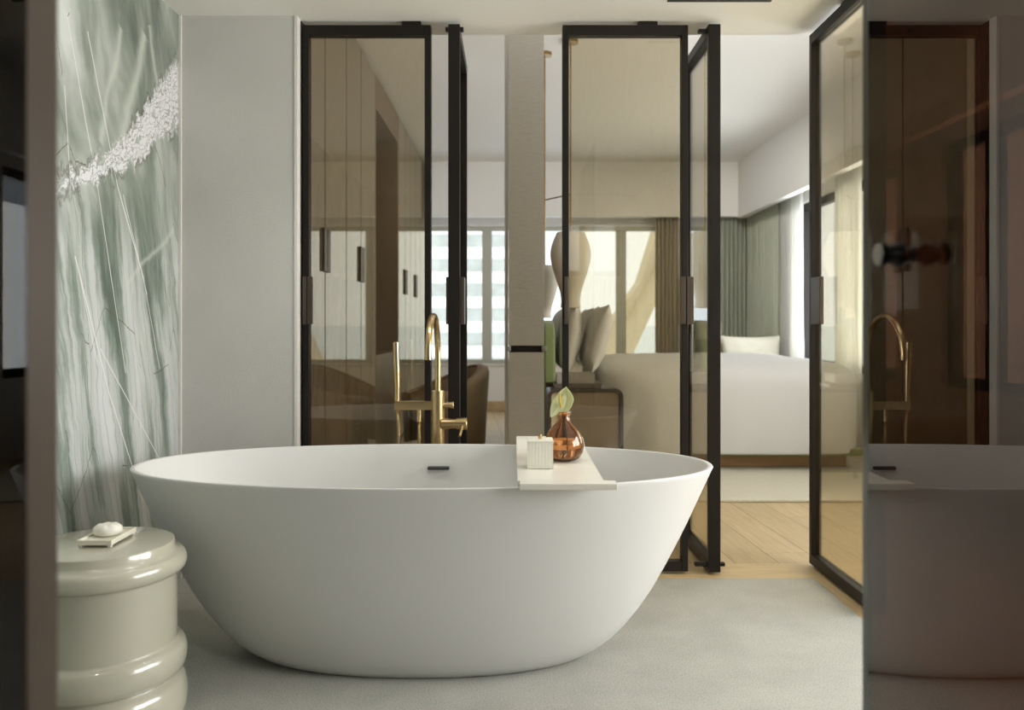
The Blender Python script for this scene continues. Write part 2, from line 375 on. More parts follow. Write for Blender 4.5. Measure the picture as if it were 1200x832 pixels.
def marble():
    m, nt = newmat('green_veined_quartzite'); k = N(nt)
    out = k.n('ShaderNodeOutputMaterial'); p = k.n('ShaderNodeBsdfPrincipled'); k.l(p.outputs[0], out.inputs[0])
    p.inputs['Roughness'].default_value = .22
    t = k.n('ShaderNodeTexCoord').outputs['Object']
    sp0 = k.n('ShaderNodeSeparateXYZ'); k.l(t, sp0.inputs[0]); Y0 = sp0.outputs[1]; Z0 = sp0.outputs[2]
    # warped coordinates on the slab (Y along, Z up)
    nw = k.n('ShaderNodeTexNoise'); nw.inputs['Scale'].default_value = 2.2; nw.inputs['Detail'].default_value = 6; nw.inputs['Roughness'].default_value = .6; k.l(t, nw.inputs['Vector'])
    sw = k.n('ShaderNodeVectorMath', operation='SUBTRACT'); k.l(nw.outputs['Color'], sw.inputs[0]); sw.inputs[1].default_value = (.5, .5, .5)
    sc = k.n('ShaderNodeVectorMath', operation='SCALE'); k.l(sw.outputs[0], sc.inputs[0]); sc.inputs['Scale'].default_value = .13
    ad = k.n('ShaderNodeVectorMath', operation='ADD'); k.l(t, ad.inputs[0]); k.l(sc.outputs[0], ad.inputs[1]); tw = ad.outputs[0]
    # broad clouds drawn out along a steep diagonal
    diag = k.mapping(k.mapping(tw, rot=(math.radians(-16), 0, 0)), (1, 2.4, .8))
    c1 = k.noise(diag, 1.5, 4, .55, .4)
    base = k.ramp(c1, (.34, srgb(96, 106, 95)), (.46, srgb(138, 146, 134)), (.56, srgb(180, 184, 176)), (.68, srgb(214, 217, 212)))
    # strong drawn-out streaks below the white band
    diag2 = k.mapping(k.mapping(tw, rot=(math.radians(-13), 0, 0)), (1, 5.0, .6))
    c2 = k.noise(diag2, 1.7, 6, .58, .3)
    st = k.ramp(c2, (.36, srgb(84, 100, 90)), (.45, srgb(138, 151, 140)), (.53, srgb(196, 200, 196)), (.68, srgb(224, 225, 226)))
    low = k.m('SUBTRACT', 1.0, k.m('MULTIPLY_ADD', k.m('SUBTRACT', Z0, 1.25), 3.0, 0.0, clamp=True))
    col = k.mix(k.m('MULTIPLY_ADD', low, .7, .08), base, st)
    # grey fine parallel lines
    wv = k.n('ShaderNodeTexWave', wave_type='BANDS', bands_direction='Y'); wv.inputs['Scale'].default_value = 5.5; wv.inputs['Distortion'].default_value = 7; wv.inputs['Detail'].default_value = 4; wv.inputs['Detail Scale'].default_value = .7
    k.l(k.mapping(k.mapping(tw, rot=(math.radians(-12), 0, 0)), (1, 1.4, .35)), wv.inputs[0])
    wl = k.ramp(wv.outputs['Fac'], (0.0, 1.0), (.07, 0.0), (1, 0.0))
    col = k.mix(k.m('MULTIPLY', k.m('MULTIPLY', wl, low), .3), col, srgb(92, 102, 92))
    # thin brown fissures
    def cells(vec, scale, width):
        vo = k.n('ShaderNodeTexVoronoi', feature='DISTANCE_TO_EDGE'); vo.inputs['Scale'].default_value = scale; k.l(vec, vo.inputs['Vector'])
        return k.m('LESS_THAN', vo.outputs['Distance'], width)
    f1 = cells(k.mapping(k.mapping(tw, rot=(math.radians(-10), 0, 0)), (0, 2.2, 1.0)), 1.9, .0035)
    f1 = k.m('MULTIPLY', f1, k.m('GREATER_THAN', k.noise(t, 3.2, 2), .5))
    col = k.mix(k.m('MULTIPLY', f1, .7), col, srgb(92, 84, 62))
    # soft pale rays
    def seg(a, b, wdt, soft, vecY=Y0, vecZ=Z0):
        (y0, z0), (y1, z1) = a, b; L = math.hypot(y1-y0, z1-z0); dy, dz = (y1-y0)/L, (z1-z0)/L
        ry = k.m('SUBTRACT', vecY, y0); rz = k.m('SUBTRACT', vecZ, z0)
        al = k.m('ADD', k.m('MULTIPLY', ry, dy), k.m('MULTIPLY', rz, dz)); ac = k.m('ABSOLUTE', k.m('SUBTRACT', k.m('MULTIPLY', ry, dz), k.m('MULTIPLY', rz, dy)))
        s_ = k.m('SUBTRACT', 1.0, k.m('DIVIDE', k.m('SUBTRACT', ac, wdt, clamp=True), soft), clamp=True)
        on = k.m('MULTIPLY', k.m('GREATER_THAN', al, 0.0), k.m('LESS_THAN', al, L))
        return k.m('MULTIPLY', s_, on)
    spw = k.n('ShaderNodeSeparateXYZ'); k.l(tw, spw.inputs[0]); Yw, Zw = spw.outputs[1], spw.outputs[2]
    for a, b, wd, so, st_ in [((2.89, 2.06), (2.74, 1.62), .006, .03, .55), ((3.08, 2.1), (2.84, 1.55), .012, .04, .6), ((3.12, 2.15), (3.22, 1.82), .006, .025, .5),
                              ((3.4, 2.12), (2.95, 1.6), .006, .025, .45), ((3.3, 2.02), (3.42, 1.86), .01, .03, .4), ((3.33, 1.42), (2.95, 1.18), .003, .02, .5)]:
        col = k.mix(k.m('MULTIPLY', k.m('POWER', seg(a, b, wd*.5, so, Yw, Zw), 1.6), st_), col, srgb(208, 211, 200))
    # crisp white hairlines
    hair = None
    for a, b, wd in [((2.53, 1.972), (2.712, 1.50), .0016), ((2.712, 1.50), (2.92, .86), .0012), ((2.656, 1.96), (2.86, 1.50), .0018), ((2.86, 1.50), (3.06, 1.2), .0025), ((3.06, 1.2), (3.2, .86), .0014),
                     ((2.52, 1.75), (2.56, 1.42), .0012), ((2.90, 1.48), (3.09, 1.14), .0012), ((2.58, 1.24), (2.80, .80), .0022), ((2.80, .80), (3.06, .38), .002), ((2.74, .95), (3.3, .42), .0014), ((2.6, 1.2), (2.72, .9), .001)]:
        h = seg(a, b, wd, .0015, k.m('ADD', k.m('MULTIPLY', Yw, .12), k.m('MULTIPLY', Y0, .88)), Z0); hair = h if hair is None else k.m('MAXIMUM', hair, h)
    col = k.mix(k.m('MULTIPLY', hair, .85), col, srgb(232, 230, 226))
    # the white crystalline band
    cv = k.n('ShaderNodeFloatCurve'); c = cv.mapping.curves[0]
    pts = [(0, .30), (.25, .36), (.42, .44), (.60, .575), (.78, .745), (1, .86)]   # t over Y 2.3..3.5 -> z 1.2 + v
    c.points[0].location = pts[0]; c.points[-1].location = pts[-1]
    for q in pts[1:-1]: c.points.new(*q)
    cv.mapping.update()
    k.l(k.m('DIVIDE', k.m('SUBTRACT', Yw, 2.3), 1.2, clamp=True), cv.inputs['Value'])
    zc = k.m('ADD', cv.outputs[0], 1.125)
    d = k.m('ABSOLUTE', k.m('SUBTRACT', Zw, zc))
    rag = k.noise(k.mapping(tw, (1, 3, 1.6)), 9, 6, .7)
    hw = k.m('MULTIPLY_ADD', k.m('MULTIPLY', k.m('SUBTRACT', Y0, 2.72), .16, clamp=False), 1.0, .045)
    hw = k.m('MAXIMUM', hw, .035)
    edge = k.m('ADD', k.m('SUBTRACT', hw, d), k.m('MULTIPLY', k.m('SUBTRACT', rag, .5), .20))
    band = k.m('MULTIPLY', edge, 45, clamp=True)
    bt = k.mapping(k.mapping(tw, rot=(math.radians(-36), 0, 0)), (0, .62, 1.9))
    vv = k.n('ShaderNodeTexVoronoi', feature='DISTANCE_TO_EDGE'); vv.inputs['Scale'].default_value = 26; 
    nd = k.n('ShaderNodeTexNoise'); nd.inputs['Scale'].default_value = 14; nd.inputs['Detail'].default_value = 4; k.l(t, nd.inputs['Vector'])
    s2 = k.n('ShaderNodeVectorMath', operation='SCALE'); k.l(nd.outputs['Color'], s2.inputs[0]); s2.inputs['Scale'].default_value = .16
    a2 = k.n('ShaderNodeVectorMath', operation='ADD'); k.l(bt, a2.inputs[0]); k.l(s2.outputs[0], a2.inputs[1]); k.l(a2.outputs[0], vv.inputs['Vector'])
    bc = k.ramp(vv.outputs['Distance'], (0, srgb(130, 126, 108)), (.03, srgb(176, 176, 168)), (.07, srgb(226, 225, 228)), (1, srgb(236, 235, 240)))
    patch = k.m('GREATER_THAN', k.noise(bt, 7, 3, .6), .60)
    bc = k.mix(k.m('MULTIPLY', patch, .6), bc, srgb(150, 158, 148))
    col = k.mix(band, col, bc)
    rim = k.m('MULTIPLY', k.m('SUBTRACT', 1.0, k.m('ABSOLUTE', k.m('MULTIPLY', edge, 60)), clamp=True), k.m('GREATER_THAN', k.noise(t, 7, 2), .52))
    col = k.mix(k.m('MULTIPLY', rim, .6), col, srgb(84, 80, 64))
    k.l(col, p.inputs['Base Color'])
    return m
M['marble'] = marble()

# ------------------------------------------------------------------ the setting
H = 2.28; HB = 2.90
XL, XR = -1.348, 1.225          # bathroom
YW0, YW1 = 3.387, 3.60          # partition line
XC = -1.0                      # wardrobe front
XE = 2.85; YE = 10.0            # bedroom right and far walls
struct('floor', B(XL-.2, XR, -1.3, YW0, -.06, 0), M['stone'], smooth=False)
struct('trim_1', B(-.874, XR+.16, YW0, YW1, -.06, .0005), M['oak_x'], smooth=False)
struct('trim_2', B(XR, XR+.16, -1.3, YW0, -.06, .0005), M['oak_y'], smooth=False)
bm = B(-1.7, XE+.15, YW1, YE+.15, -.06, 0); box(bm, XR+.16, XE+.15, -1.3, YW1, -.06, 0)
struct('floor_bedroom', bm, M['oak'], smooth=False)
struct('ceiling', B(XL-.2, XR+.19, -1.3, YW1, H, HB+.1), M['ceiling_paint'], smooth=False)
bm = B(-1.7, XE+.15, YW1, YE+.15, HB, HB+.1); box(bm, XR+.19, XE+.15, -1.3, YW1, HB, HB+.1)
struct('ceiling_bedroom', bm, M['white_paint'], smooth=False)
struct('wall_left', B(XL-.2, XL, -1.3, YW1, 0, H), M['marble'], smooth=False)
struct('wall_back', B(XL, -.880, YW0, YW1, 0, H), M['wall_paint'], smooth=False)
struct('trim_3', B(-.882, -.868, YW0-.004, YW1, 0, H, bev=.002), M['bead'])
struct('trim_4', B(XL+.001, XL+.011, YW0-.010, YW0, 0, H), M['bead'])
# wall behind the camera with its window opening
bm = B(XL, XR, -1.3, -1.2, 0, 1.5); box(bm, XL, XR, -1.3, -1.2, 2.05, H); box(bm, XL, -.25, -1.3, -1.2, 1.5, 2.05); box(bm, 1.05, XR, -1.3, -1.2, 1.5, 2.05)
struct('wall_behind', bm, M['wall_paint'], smooth=False)
struct('wall_right_bathroom', B(XR, XR+.19, -1.3, .75, 0, H), M['wall_paint'], smooth=False)
struct('wall_front_bedroom', B(XR+.19, XE+.15, -1.3, -1.2, 0, HB), M['white_paint'], smooth=False)
struct('wall_left_bedroom', B(-1.75, -1.6, YW1, YE+.15, 0, HB), M['white_paint'], smooth=False)
struct('wall_partition_above', B(-1.6, XR+.19, YW1, YW1+.012, H, HB), M['white_paint'], smooth=False)
# far wall with its window band
WZ0, WZ1 = .56, 2.20
bm = B(-1.6, XE, YE, YE+.15, 0, WZ0); box(bm, -1.6, XE, YE, YE+.15, WZ1, HB); box(bm, -1.6, -1.15, YE, YE+.15, WZ0, WZ1); box(bm, 2.3, XE, YE, YE+.15, WZ0, WZ1)
struct('wall_far', bm, M['white_paint'], smooth=False)
struct('baseboard_far', B(-.96, XE, YE-.02, YE, 0, .11, bev=.003), M['oak_x'])
# right wall with windows
bm = B(XE, XE+.15, -1.3, YE+.15, 0, .62); box(bm, XE, XE+.15, -1.3, YE+.15, 2.22, HB)
for y0, y1 in ((-1.3, .3), (3.3, 4.1), (5.55, 6.2), (8.35, YE+.15)): box(bm, XE, XE+.15, y0, y1, .62, 2.22)
struct('wall_right', bm, M['white_paint'], smooth=False)
# bulkhead (curtain pocket) along far and right walls
struct('trim_5', B(-.96, XE, 9.62, 9.72, 2.27, HB), M['white_paint'], smooth=False)
struct('trim_6', B(2.60, 2.68, 3.6, 9.62, 2.25, HB), M['white_paint'], smooth=False)

def window(name, axis, plane, a0, a1, z0, z1, mull, fm, wf=.05, dep=.07, trans=None, mw=.12):
    """frame + mullions + glass panes. axis 'x': spans X at y=plane; 'y': spans Y at x=plane"""
    f = bmesh.new()
    def bx(bm, p0, p1, q0, q1, d=dep, bev=.004):
        if axis == 'x': box(bm, p0, p1, plane, plane+d, q0, q1, bev=bev)
        else: box(bm, plane, plane+d, p0, p1, q0, q1, bev=bev)
    bx(f, a0, a1, z0, z0+wf); bx(f, a0, a1, z1-wf, z1); bx(f, a0, a0+wf, z0+wf, z1-wf); bx(f, a1-wf, a1, z0+wf, z1-wf)
    o = struct(name, f, fm)
    edges = [a0+wf]
    for mx_ in mull:
        mb = bmesh.new(); bx(mb, mx_-mw/2, mx_+mw/2, z0+wf, z1-wf); obj('mullion', mb, fm, o); edges += [mx_-mw/2, mx_+mw/2]
    edges.append(a1-wf)
    if trans:
        for a, b in zip(edges[::2], edges[1::2]):
            mb = bmesh.new(); bx(mb, a, b, trans-.02, trans+.02); obj('transom', mb, fm, o)
    for a, b in zip(edges[::2], edges[1::2]):
        g = bmesh.new()
        if axis == 'x': box(g, a, b, plane+.03, plane+.036, z0+wf, z1-wf)
        else: box(g, plane+.03, plane+.036, a, b, z0+wf, z1-wf)
        obj('pane', g, M['clear'], o, smooth=False)
    return o
M['winframe'] = principled('pale_grey_window_frame', srgb(196, 196, 182), .5)
window('window_1', 'x', YE+.03, -1.15, 2.3, WZ0, WZ1, [-.30, 1.31], M['winframe'], .05)
window('window_2', 'y', XE+.04, 6.2, 8.35, .62, 2.22, [7.25], M['frame'], .07, mw=.09)
window('window_5', 'y', XE+.04, 4.1, 5.55, .62, 2.22, [5.05], M['frame'], .07, mw=.12)
window('window_3', 'y', XE+.04, .3, 3.3, .62, 2.22, [1.8], M['frame'], .07, mw=.09)
window('window_4', 'x', -1.28, -.25, 1.05, 1.5, 2.05, [.07, .4, .73], M['frame'], .05, mw=.06)
struct('window_sill_far', B(-1.15, 2.3, YE-.03, YE+.03, WZ0-.03, WZ0, bev=.004), M['bead'])

# outside: sea, neighbouring balcony building, sandstone cornice
def sea():
    m, nt = newmat('hazy_sea'); k = N(nt)
    out = k.n('ShaderNodeOutputMaterial'); p = k.n('ShaderNodeBsdfPrincipled'); k.l(p.outputs[0], out.inputs[0])
    t = k.n('ShaderNodeTexCoord').outputs['Object']
    k.l(k.ramp(k.noise(k.mapping(t, (.02, .002, 1)), 3, 4), (.3, srgb(210, 220, 226)), (.7, srgb(220, 228, 232))), p.inputs['Base Color']); p.inputs['Roughness'].default_value = .45
    return m
o = struct('sea', B(-9000, 9000, 200, 30000, -61, -60), sea(), smooth=False)
bt = thing('balcony_building', 'pale apartment tower with stacked white balconies seen through the far window', 'building', (-2.6, 104, -60))
obj('wall', B(-14, 1.0, 100, 112, -60, 34), M['building_infill'], bt, smooth=False)
for i in range(10):
    z = -8.6+2.9*i
    obj('balcony', B(-14.5, 1.2, 98, 100, z, z+1.25, bev=.05), M['building'], bt)
ct = thing('sandstone_gable', 'sloping sandstone gable with dentils beyond the middle window', 'building', (2.6, 14.5, -4))
obj('gable_wall', prism([(1.33, -4), (2.10, -4), (2.10, .51), (2.59, 1.59), (2.96, 2.36), (3.4, 3.2), (3.4, 4.1), (2.75, 3.6), (2.515, 2.66), (2.25, 1.80), (2.0, 1.44), (1.80, 1.15), (1.48, .47), (1.33, .3)], 'y', 14.5, 15.3), M['sandstone'], ct, smooth=False)
for i in range(14):
    tt = i/13; x = 2.02+tt*.55; z = 1.12+tt*1.05
    obj('dentil', B(x, x+.035, 14.44, 14.5, z, z+.05), M['sandstone'], ct, smooth=False)

# ------------------------------------------------------------------ glazed folding leaves of the partition
def leaf(name, label, x0, x1, y0, y1, z0=.012, z1=2.262, handles=(), pivots=(), mat=None, fm=None, fr=.026, rail=.042, group='glazed leaves of the partition', gx=None):
    """a leaf spanning x0..x1 (facing camera) or y0..y1 (edge-on); thickness on the short side"""
    alongx = (x1-x0) > (y1-y0)
    t = thing(name, label, 'glass door', ((x0+x1)/2, (y0+y1)/2, 0), 0, group)
    m = fm or M['frame']; bev = .0025
    if alongx:
        obj('stile', B(x0, x0+fr, y0, y1, z0, z1, bev=bev), m, t); obj('stile', B(x1-fr, x1, y0, y1, z0, z1, bev=bev), m, t)
        obj('top_rail', B(x0+fr, x1-fr, y0, y1, z1-rail, z1, bev=bev), m, t); obj('bottom_rail', B(x0+fr, x1-fr, y0, y1, z0, z0+rail, bev=bev), m, t)
        ym = (y0+y1)/2; obj('glass_pane', B(x0+fr, x1-fr, ym-.004, ym+.004, z0+rail, z1-rail), mat or M['tint'], t, smooth=False)
    else:
        obj('stile', B(x0, x1, y0, y0+fr, z0, z1, bev=bev), m, t); obj('stile', B(x0, x1, y1-fr, y1, z0, z1, bev=bev), m, t)
        obj('top_rail', B(x0, x1, y0+fr, y1-fr, z1-rail, z1, bev=bev), m, t); obj('bottom_rail', B(x0, x1, y0+fr, y1-fr, z0, z0+rail, bev=bev), m, t)
        xm = gx or (x0+x1)/2; obj('glass_pane', B(xm-.004, xm+.004, y0+fr, y1-fr, z0+rail, z1-rail), mat or M['tint'], t, smooth=False)
    for h in handles: obj('handle_plate', B(*h, bev=.002), M['handle'], t)
    for p in pivots: obj('pivot', B(*p, bev=.003), m, t)
    return t
HZ0, HZ1 = 1.03, 1.225
leaf('glazed_door_leaf', 'bronze-framed tinted glass leaf beside the grey wall, behind the gold bath filler', -.862, -.334, 3.44, 3.485,
     handles=[(-.838, -.818, 3.425, 3.44, HZ0, HZ1), (-.858, -.842, 3.425, 3.44, HZ0, HZ1)], pivots=[(-.455, -.375, 3.445, 3.48, 2.262, 2.28)])
jb = obj('door_jamb', B(-.868, -.863, 3.43, 3.50, 0, 2.275), M['frame']); tag(jb, 'thin bronze jamb strip fixed to the grey wall end', 'door jamb')
leaf('glazed_door_leaf', 'bronze-framed leaf standing edge-on with its narrow edge directly behind the gold spout', -.262, -.214, 3.43, 4.0,
     handles=[(-.214, -.196, 3.445, 3.52, HZ0, HZ1), (-.272, -.262, 3.445, 3.52, HZ0, HZ1)], pivots=[(-.275, -.200, 3.445, 3.47, 2.240, 2.256), (-.25, -.225, 3.69, 3.74, 2.262, 2.28)])
leaf('glazed_door_leaf', 'bronze-framed tinted glass leaf facing the bath behind the amber vase', .208, .725, 3.44, 3.485,
     handles=[(.214, .230, 3.425, 3.44, HZ0, HZ1), (.690, .712, 3.425, 3.44, HZ0, HZ1), (.716, .745, 3.425, 3.44, HZ0, HZ1)], pivots=[(.52, .60, 3.445, 3.48, 2.262, 2.28)])
leaf('glazed_door_leaf', 'bronze-framed leaf turned edge-on at the left side of the open doorway to the bed', .806, .856, 3.43, 4.0,
     pivots=[(.77, .806, 3.45, 3.475, 2.235, 2.25), (.755, .880, 3.45, 3.475, .03, .045), (.82, .84, 3.69, 3.74, 2.262, 2.28)])
leaf('glazed_door_leaf', 'bronze-framed tinted glass leaf on the right side of the open doorway', 1.268, 1.312, 2.93, 3.57,
     handles=[(1.250, 1.268, 3.40, 3.50, HZ0, HZ1)], pivots=[(1.28, 1.30, 3.2, 3.26, 2.262, 2.28)])
# near leaves at both sides of the camera
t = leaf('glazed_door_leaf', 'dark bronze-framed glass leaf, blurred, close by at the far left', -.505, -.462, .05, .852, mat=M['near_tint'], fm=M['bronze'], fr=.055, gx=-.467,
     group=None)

sd = thing('shower_door', 'smoked glass shower door at the right with a round knob mirroring the bath', 'shower door', (.55, .7, 0))
obj('glass_pane', B(.545, .555, .15, 1.280, .01, 2.24, bev=.001), M['smoked'], sd, smooth=False)
M['seal'] = principled('clear_edge_seal', srgb(92, 94, 86), .25)
o = obj('edge_seal', B(.5455, .5545, 1.2805, 1.302, .01, 2.24, bev=.001), M['seal'], sd)
prof = [(0, 0), (.0165, 0), (.0172, .004), (.0165, .006), (.0125, .010), (.0135, .016), (.0165, .022), (.0165, .029), (.0125, .034), (.010, .040), (.0125, .045), (0, .045)]
kb = lathe(prof, n=40); bmesh.ops.transform(kb, matrix=Matrix.Translation((.5, 1.14, 1.125)) @ Matrix.Rotation(PI/2, 4, 'Y'), verts=kb.verts)
kn = obj('door_knob', kb, M['black'], sd)
cb_ = lathe([(0, 0), (.0145, 0), (.015, .0015), (.0145, .003), (0, .003)], n=40); bmesh.ops.transform(cb_, matrix=Matrix.Translation((.4975, 1.14, 1.125)) @ Matrix.Rotation(PI/2, 4, 'Y'), verts=cb_.verts)
o = obj('knob_cap', cb_, M['steel'], kn); o['label'] = 'pale metal cap of the knob'
vt = obj('air_vent', B(.60, 1.0, 3.215, 3.235, H-.004, H), M['vent'], loc=(.8, 3.225, H)); tag(vt, 'thin dark slot vent in the bathroom ceiling', 'vent')

# ------------------------------------------------------------------ bathtub
TC = (-.28, 2.664)
def tub():
    t = thing('bathtub', 'large oval freestanding matte white bathtub on the stone floor', 'bathtub', (TC[0], TC[1], 0))
    out = [(0, .47, 0), (0, .50, .002), (.008, .525, .01), (.03, .565, 0), (.06, .605, 0), (.10, .645, 0), (.15, .685, 0), (.21, .726, 0), (.275, .763, 0), (.34, .797, 0), (.41, .832, 0), (.48, .864, 0), (.54, .892, 0), (.575, .908, 0), (.585, .913, 0)]
    prof = [(z, a) for z, a, _ in out]
    th = .019
    rim = [(.588, .9115), (.589, .908), (.589, .915-th+.003), (.588, .915-th), (.584, .915-th-.002)]
    inner = [(.54, .868), (.48, .838), (.41, .802), (.34, .762), (.275, .715), (.21, .655), (.17, .59), (.14, .50), (.125, .38), (.118, .22), (.115, .08)]
    n = 128; bm = bmesh.new(); rings = []
    def ring(z, a):
        s = a/.915; b = .4235*s
        if a > .4: b = .4235-(0.915-a)*.455*1.0 if False else b
        r = []
        e = 2/2.12
        for i in range(n):
            th_ = 2*PI*i/n; c, s_ = math.cos(th_), math.sin(th_)
            r.append(bm.verts.new((TC[0]+a*math.copysign(abs(c)**e, c), TC[1]+b*math.copysign(abs(s_)**e, s_), z)))
        return r
    for z, a in prof+rim: rings.append(ring(z, a))
    for z, a in inner: rings.append(ring(z, a))
    for A, B_ in zip(rings, rings[1:]):
        for i in range(n): bm.faces.new((A[i], A[(i+1) % n], B_[(i+1) % n], B_[i]))
    bm.faces.new(rings[0][::-1]); bm.faces.new(rings[-1])
    obj('shell', bm, M['tub'], t, angle=50)
    # overflow slot on the inner back wall
    x = -.268; y = 3.046
    bm = bmesh.new(); box(bm, x-.040, x+.040, y-.006, y+.012, .500, .512, bev=.0045, seg=4)
    o = obj('overflow_slot', bm, M['drain'], t); o['label'] = 'dark overflow slot'
    o = obj('drain_cover', lathe([(0, 0), (.035, 0), (.035, .006), (.03, .009), (0, .009)], (TC[0], TC[1], .114), 40), M['steel'], t)
tub()

# ------------------------------------------------------------------ bath tray, box, vase, flower
bt_ = thing('bath_tray', 'white bath tray lying across the tub with raised front and back lips', 'tray', (.14, 2.66, .589))
prof_top = [(2.262, .607), (2.275, .606), (2.30, .598), (2.33, .590), (2.36, .587), (2.7, .587), (2.93, .587), (2.97, .590), (3.01, .600), (3.045, .610), (3.07, .6145), (3.105, .615)]
prof_bot = [(y, z-.012) for y, z in prof_top][::-1]
bm = prism(prof_top+prof_bot, 'x', .016, .260)
bmesh.ops.bevel(bm, geom=[e for e in bm.edges if abs(e.verts[0].co.x-e.verts[1].co.x) < 1e-6], offset=.002, segments=2, affect='EDGES')
obj('tray_board', bm, M['tray'], bt_)
obj('front_lip', B(.020, .280, 2.214, 2.262, .590, .608, bev=.003), M['tray'], bt_)

zt = .5872
cb = thing('lidded_box', 'small ribbed white cube box with a brass knob, left of the vase on the tray', 'box', (.087, 2.595, zt))
bm = bmesh.new(); n = 22; x0, x1, y0, y1 = .048, .126, 2.557, 2.635
pts = []
for k_ in range(n):   # ribbed outline
    u = k_/n
    pts += [(x0+(x1-x0)*u, y0), (x0+(x1-x0)*(u+.5/n), y0+.0012)]
for k_ in range(n):
    u = k_/n; pts += [(x1, y0+(y1-y0)*u), (x1-.0012, y0+(y1-y0)*(u+.5/n))]
for k_ in range(n):
    u = k_/n; pts += [(x1-(x1-x0)*u, y1), (x1-(x1-x0)*(u+.5/n), y1-.0012)]
for k_ in range(n):
    u = k_/n; pts += [(x0, y1-(y1-y0)*u), (x0+.0012, y1-(y1-y0)*(u+.5/n))]
prism(pts, 'z', zt+.001, zt+.080, bm)
obj('body', bm, M['ribbed'], cb, angle=20)
ld = obj('lid', B(x0-.001, x1+.001, y0-.001, y1+.001, zt+.0805, zt+.087, bev=.002), M['ribbed'], cb)
o = obj('knob', lathe([(0, 0), (.006, 0), (.0065, .012), (.006, .0135), (0, .0135)], (.087, 2.596, zt+.087), 24), M['gold'], ld); o['label'] = 'short brass knob'

VC = (.168, 2.715)
va = thing('flower_vase', 'round amber glass bottle vase half full of water on the bath tray', 'vase', (VC[0], VC[1], zt))
outer = [(0, 0), (.030, 0), (.040, .003), (.052, .012), (.062, .028), (.0655, .046), (.063, .066), (.054, .088), (.042, .106), (.029, .120), (.021, .130), (.0185, .140), (.0185, .147), (.0245, .150), (.0255, .155), (.0245, .160), (.019, .161)]
inner = [(.0155, .158), (.0155, .140), (.018, .130), (.026, .119), (.039, .1045), (.051, .0865), (.060, .065), (.0625, .046), (.059, .029), (.049, .0145), (.036, .007), (.02, .006), (0, .006)]
obj('bottle', lathe(outer+inner, (VC[0], VC[1], zt), 72), M['amber'], va, angle=60)
wat = [(0, .0065), (.02, .0065), (.036, .0075), (.0487, .015), (.0587, .029), (.0615, .043), (.062, .050), (.0605, .058), (0, .058)]
obj('water', lathe(wat, (VC[0], VC[1], zt), 64), M['water'], va, angle=40)
fl = thing('anthurium', 'pale green anthurium flower with a yellow spadix standing in the amber vase', 'flower', (VC[0], VC[1], zt+.01))
sp_ = [Vector((.155, 2.715, zt+.012)), Vector((.176, 2.717, zt+.035)), Vector((.180, 2.716, zt+.08)), Vector((.172, 2.712, zt+.13)), Vector((.160, 2.708, zt+.165)), Vector((.154, 2.700, zt+.185))]
obj('stem', tube(sp_, .0016, 10), M['stem'], fl)
def spathe(c, L, W, rot, curl, fold=0):
    b = bmesh.new(); n = 20; g = {}
    for i in range(n+1):
        u = i/n; wd = W*(math.sin(PI*min(1, u**.72))**.75)*(1-.15*u)
        for j in range(13):
            v = -1+2*j/12
            back = -.16*L*max(0, 1-u*4)*abs(v)        # heart shaped lobes
            x = v*wd/2; z = u*L+back*2
            y = curl*(v*v)*W*.3 - .25*L*(u-.5)**2+.0012*math.sin(v*9)*math.sin(u*3)+fold*x
            g[i, j] = b.verts.new((x, y, z))
    for i in range(n):
        for j in range(12):
            b.faces.new((g[i, j], g[i+1, j], g[i+1, j+1], g[i, j+1]))
    bmesh.ops.remove_doubles(b, verts=b.verts, dist=1e-5)
    ext = bmesh.ops.solidify(b, geom=b.faces[:], thickness=.0012)
    bmesh.ops.transform(b, matrix=Matrix.Translation(c) @ rot, verts=b.verts); return b
R_ = lambda a, ax: Matrix.Rotation(math.radians(a), 4, ax)
obj('spathe', spathe((.168, 2.706, zt+.178), .066, .062, R_(8, 'Y') @ R_(-8, 'Z') @ R_(8, 'X'), -.5), M['spathe'], fl, angle=80)
obj('spathe', spathe((.160, 2.700, zt+.205), .070, .046, R_(-150, 'Y') @ R_(20, 'Z'), .4), M['spathe'], fl, angle=80)
o = obj('spadix', tube([(.158, 2.690, zt+.176), (.154, 2.687, zt+.195), (.152, 2.688, zt+.212), (.153, 2.690, zt+.226)], [.0035, .0038, .0032, .0012], 14), M['spadix'], fl); o['label'] = 'yellow spadix'

# ------------------------------------------------------------------ freestanding bath filler
FX, FY = -.288, 3.25
ft = thing('bath_filler', 'brushed gold floor-standing bath filler with arched spout behind the tub', 'bath filler', (FX, FY, 0))
obj('base_plate', lathe([(0, .001), (.055, .001), (.055, .008), (.052, .011), (.0255, .011)], (FX, FY, 0), 48), M['gold'], ft)
obj('column', lathe([(0, .011), (.025, .011), (.025, .565), (.0242, .566), (.0242, .569), (.025, .57), (.025, .770), (.024, .772), (.0125, .772), (0, .772)], (FX, FY, 0), 48), M['gold'], ft)
pth = [(FX, FY, .772), (FX, FY, .85), (FX, FY, .915)]
R = .1455
for i in range(1, 25):
    a = PI*i/24; pth.append((FX-.004*(1-math.cos(a)), FY-R+R*math.cos(a), .915+R*math.sin(a)))
pth.append((FX-.008, FY-2*R+.001, .905))
obj('spout', tube(pth, [.0115]*3+[.0115+.0008*min(1, i/10) for i in range(1, 25)]+[.0125], 28), M['gold'], ft)
o = obj('aerator', lathe([(0, 0), (.0095, 0), (.0095, .003), (0, .003)], (FX-.008, FY-2*R+.001, .9025), 24), M['rubber'], ft)
obj('side_arm', B(FX-.168, FX-.018, FY-.013, FY+.013, .698, .732, bev=.002), M['gold'], ft)
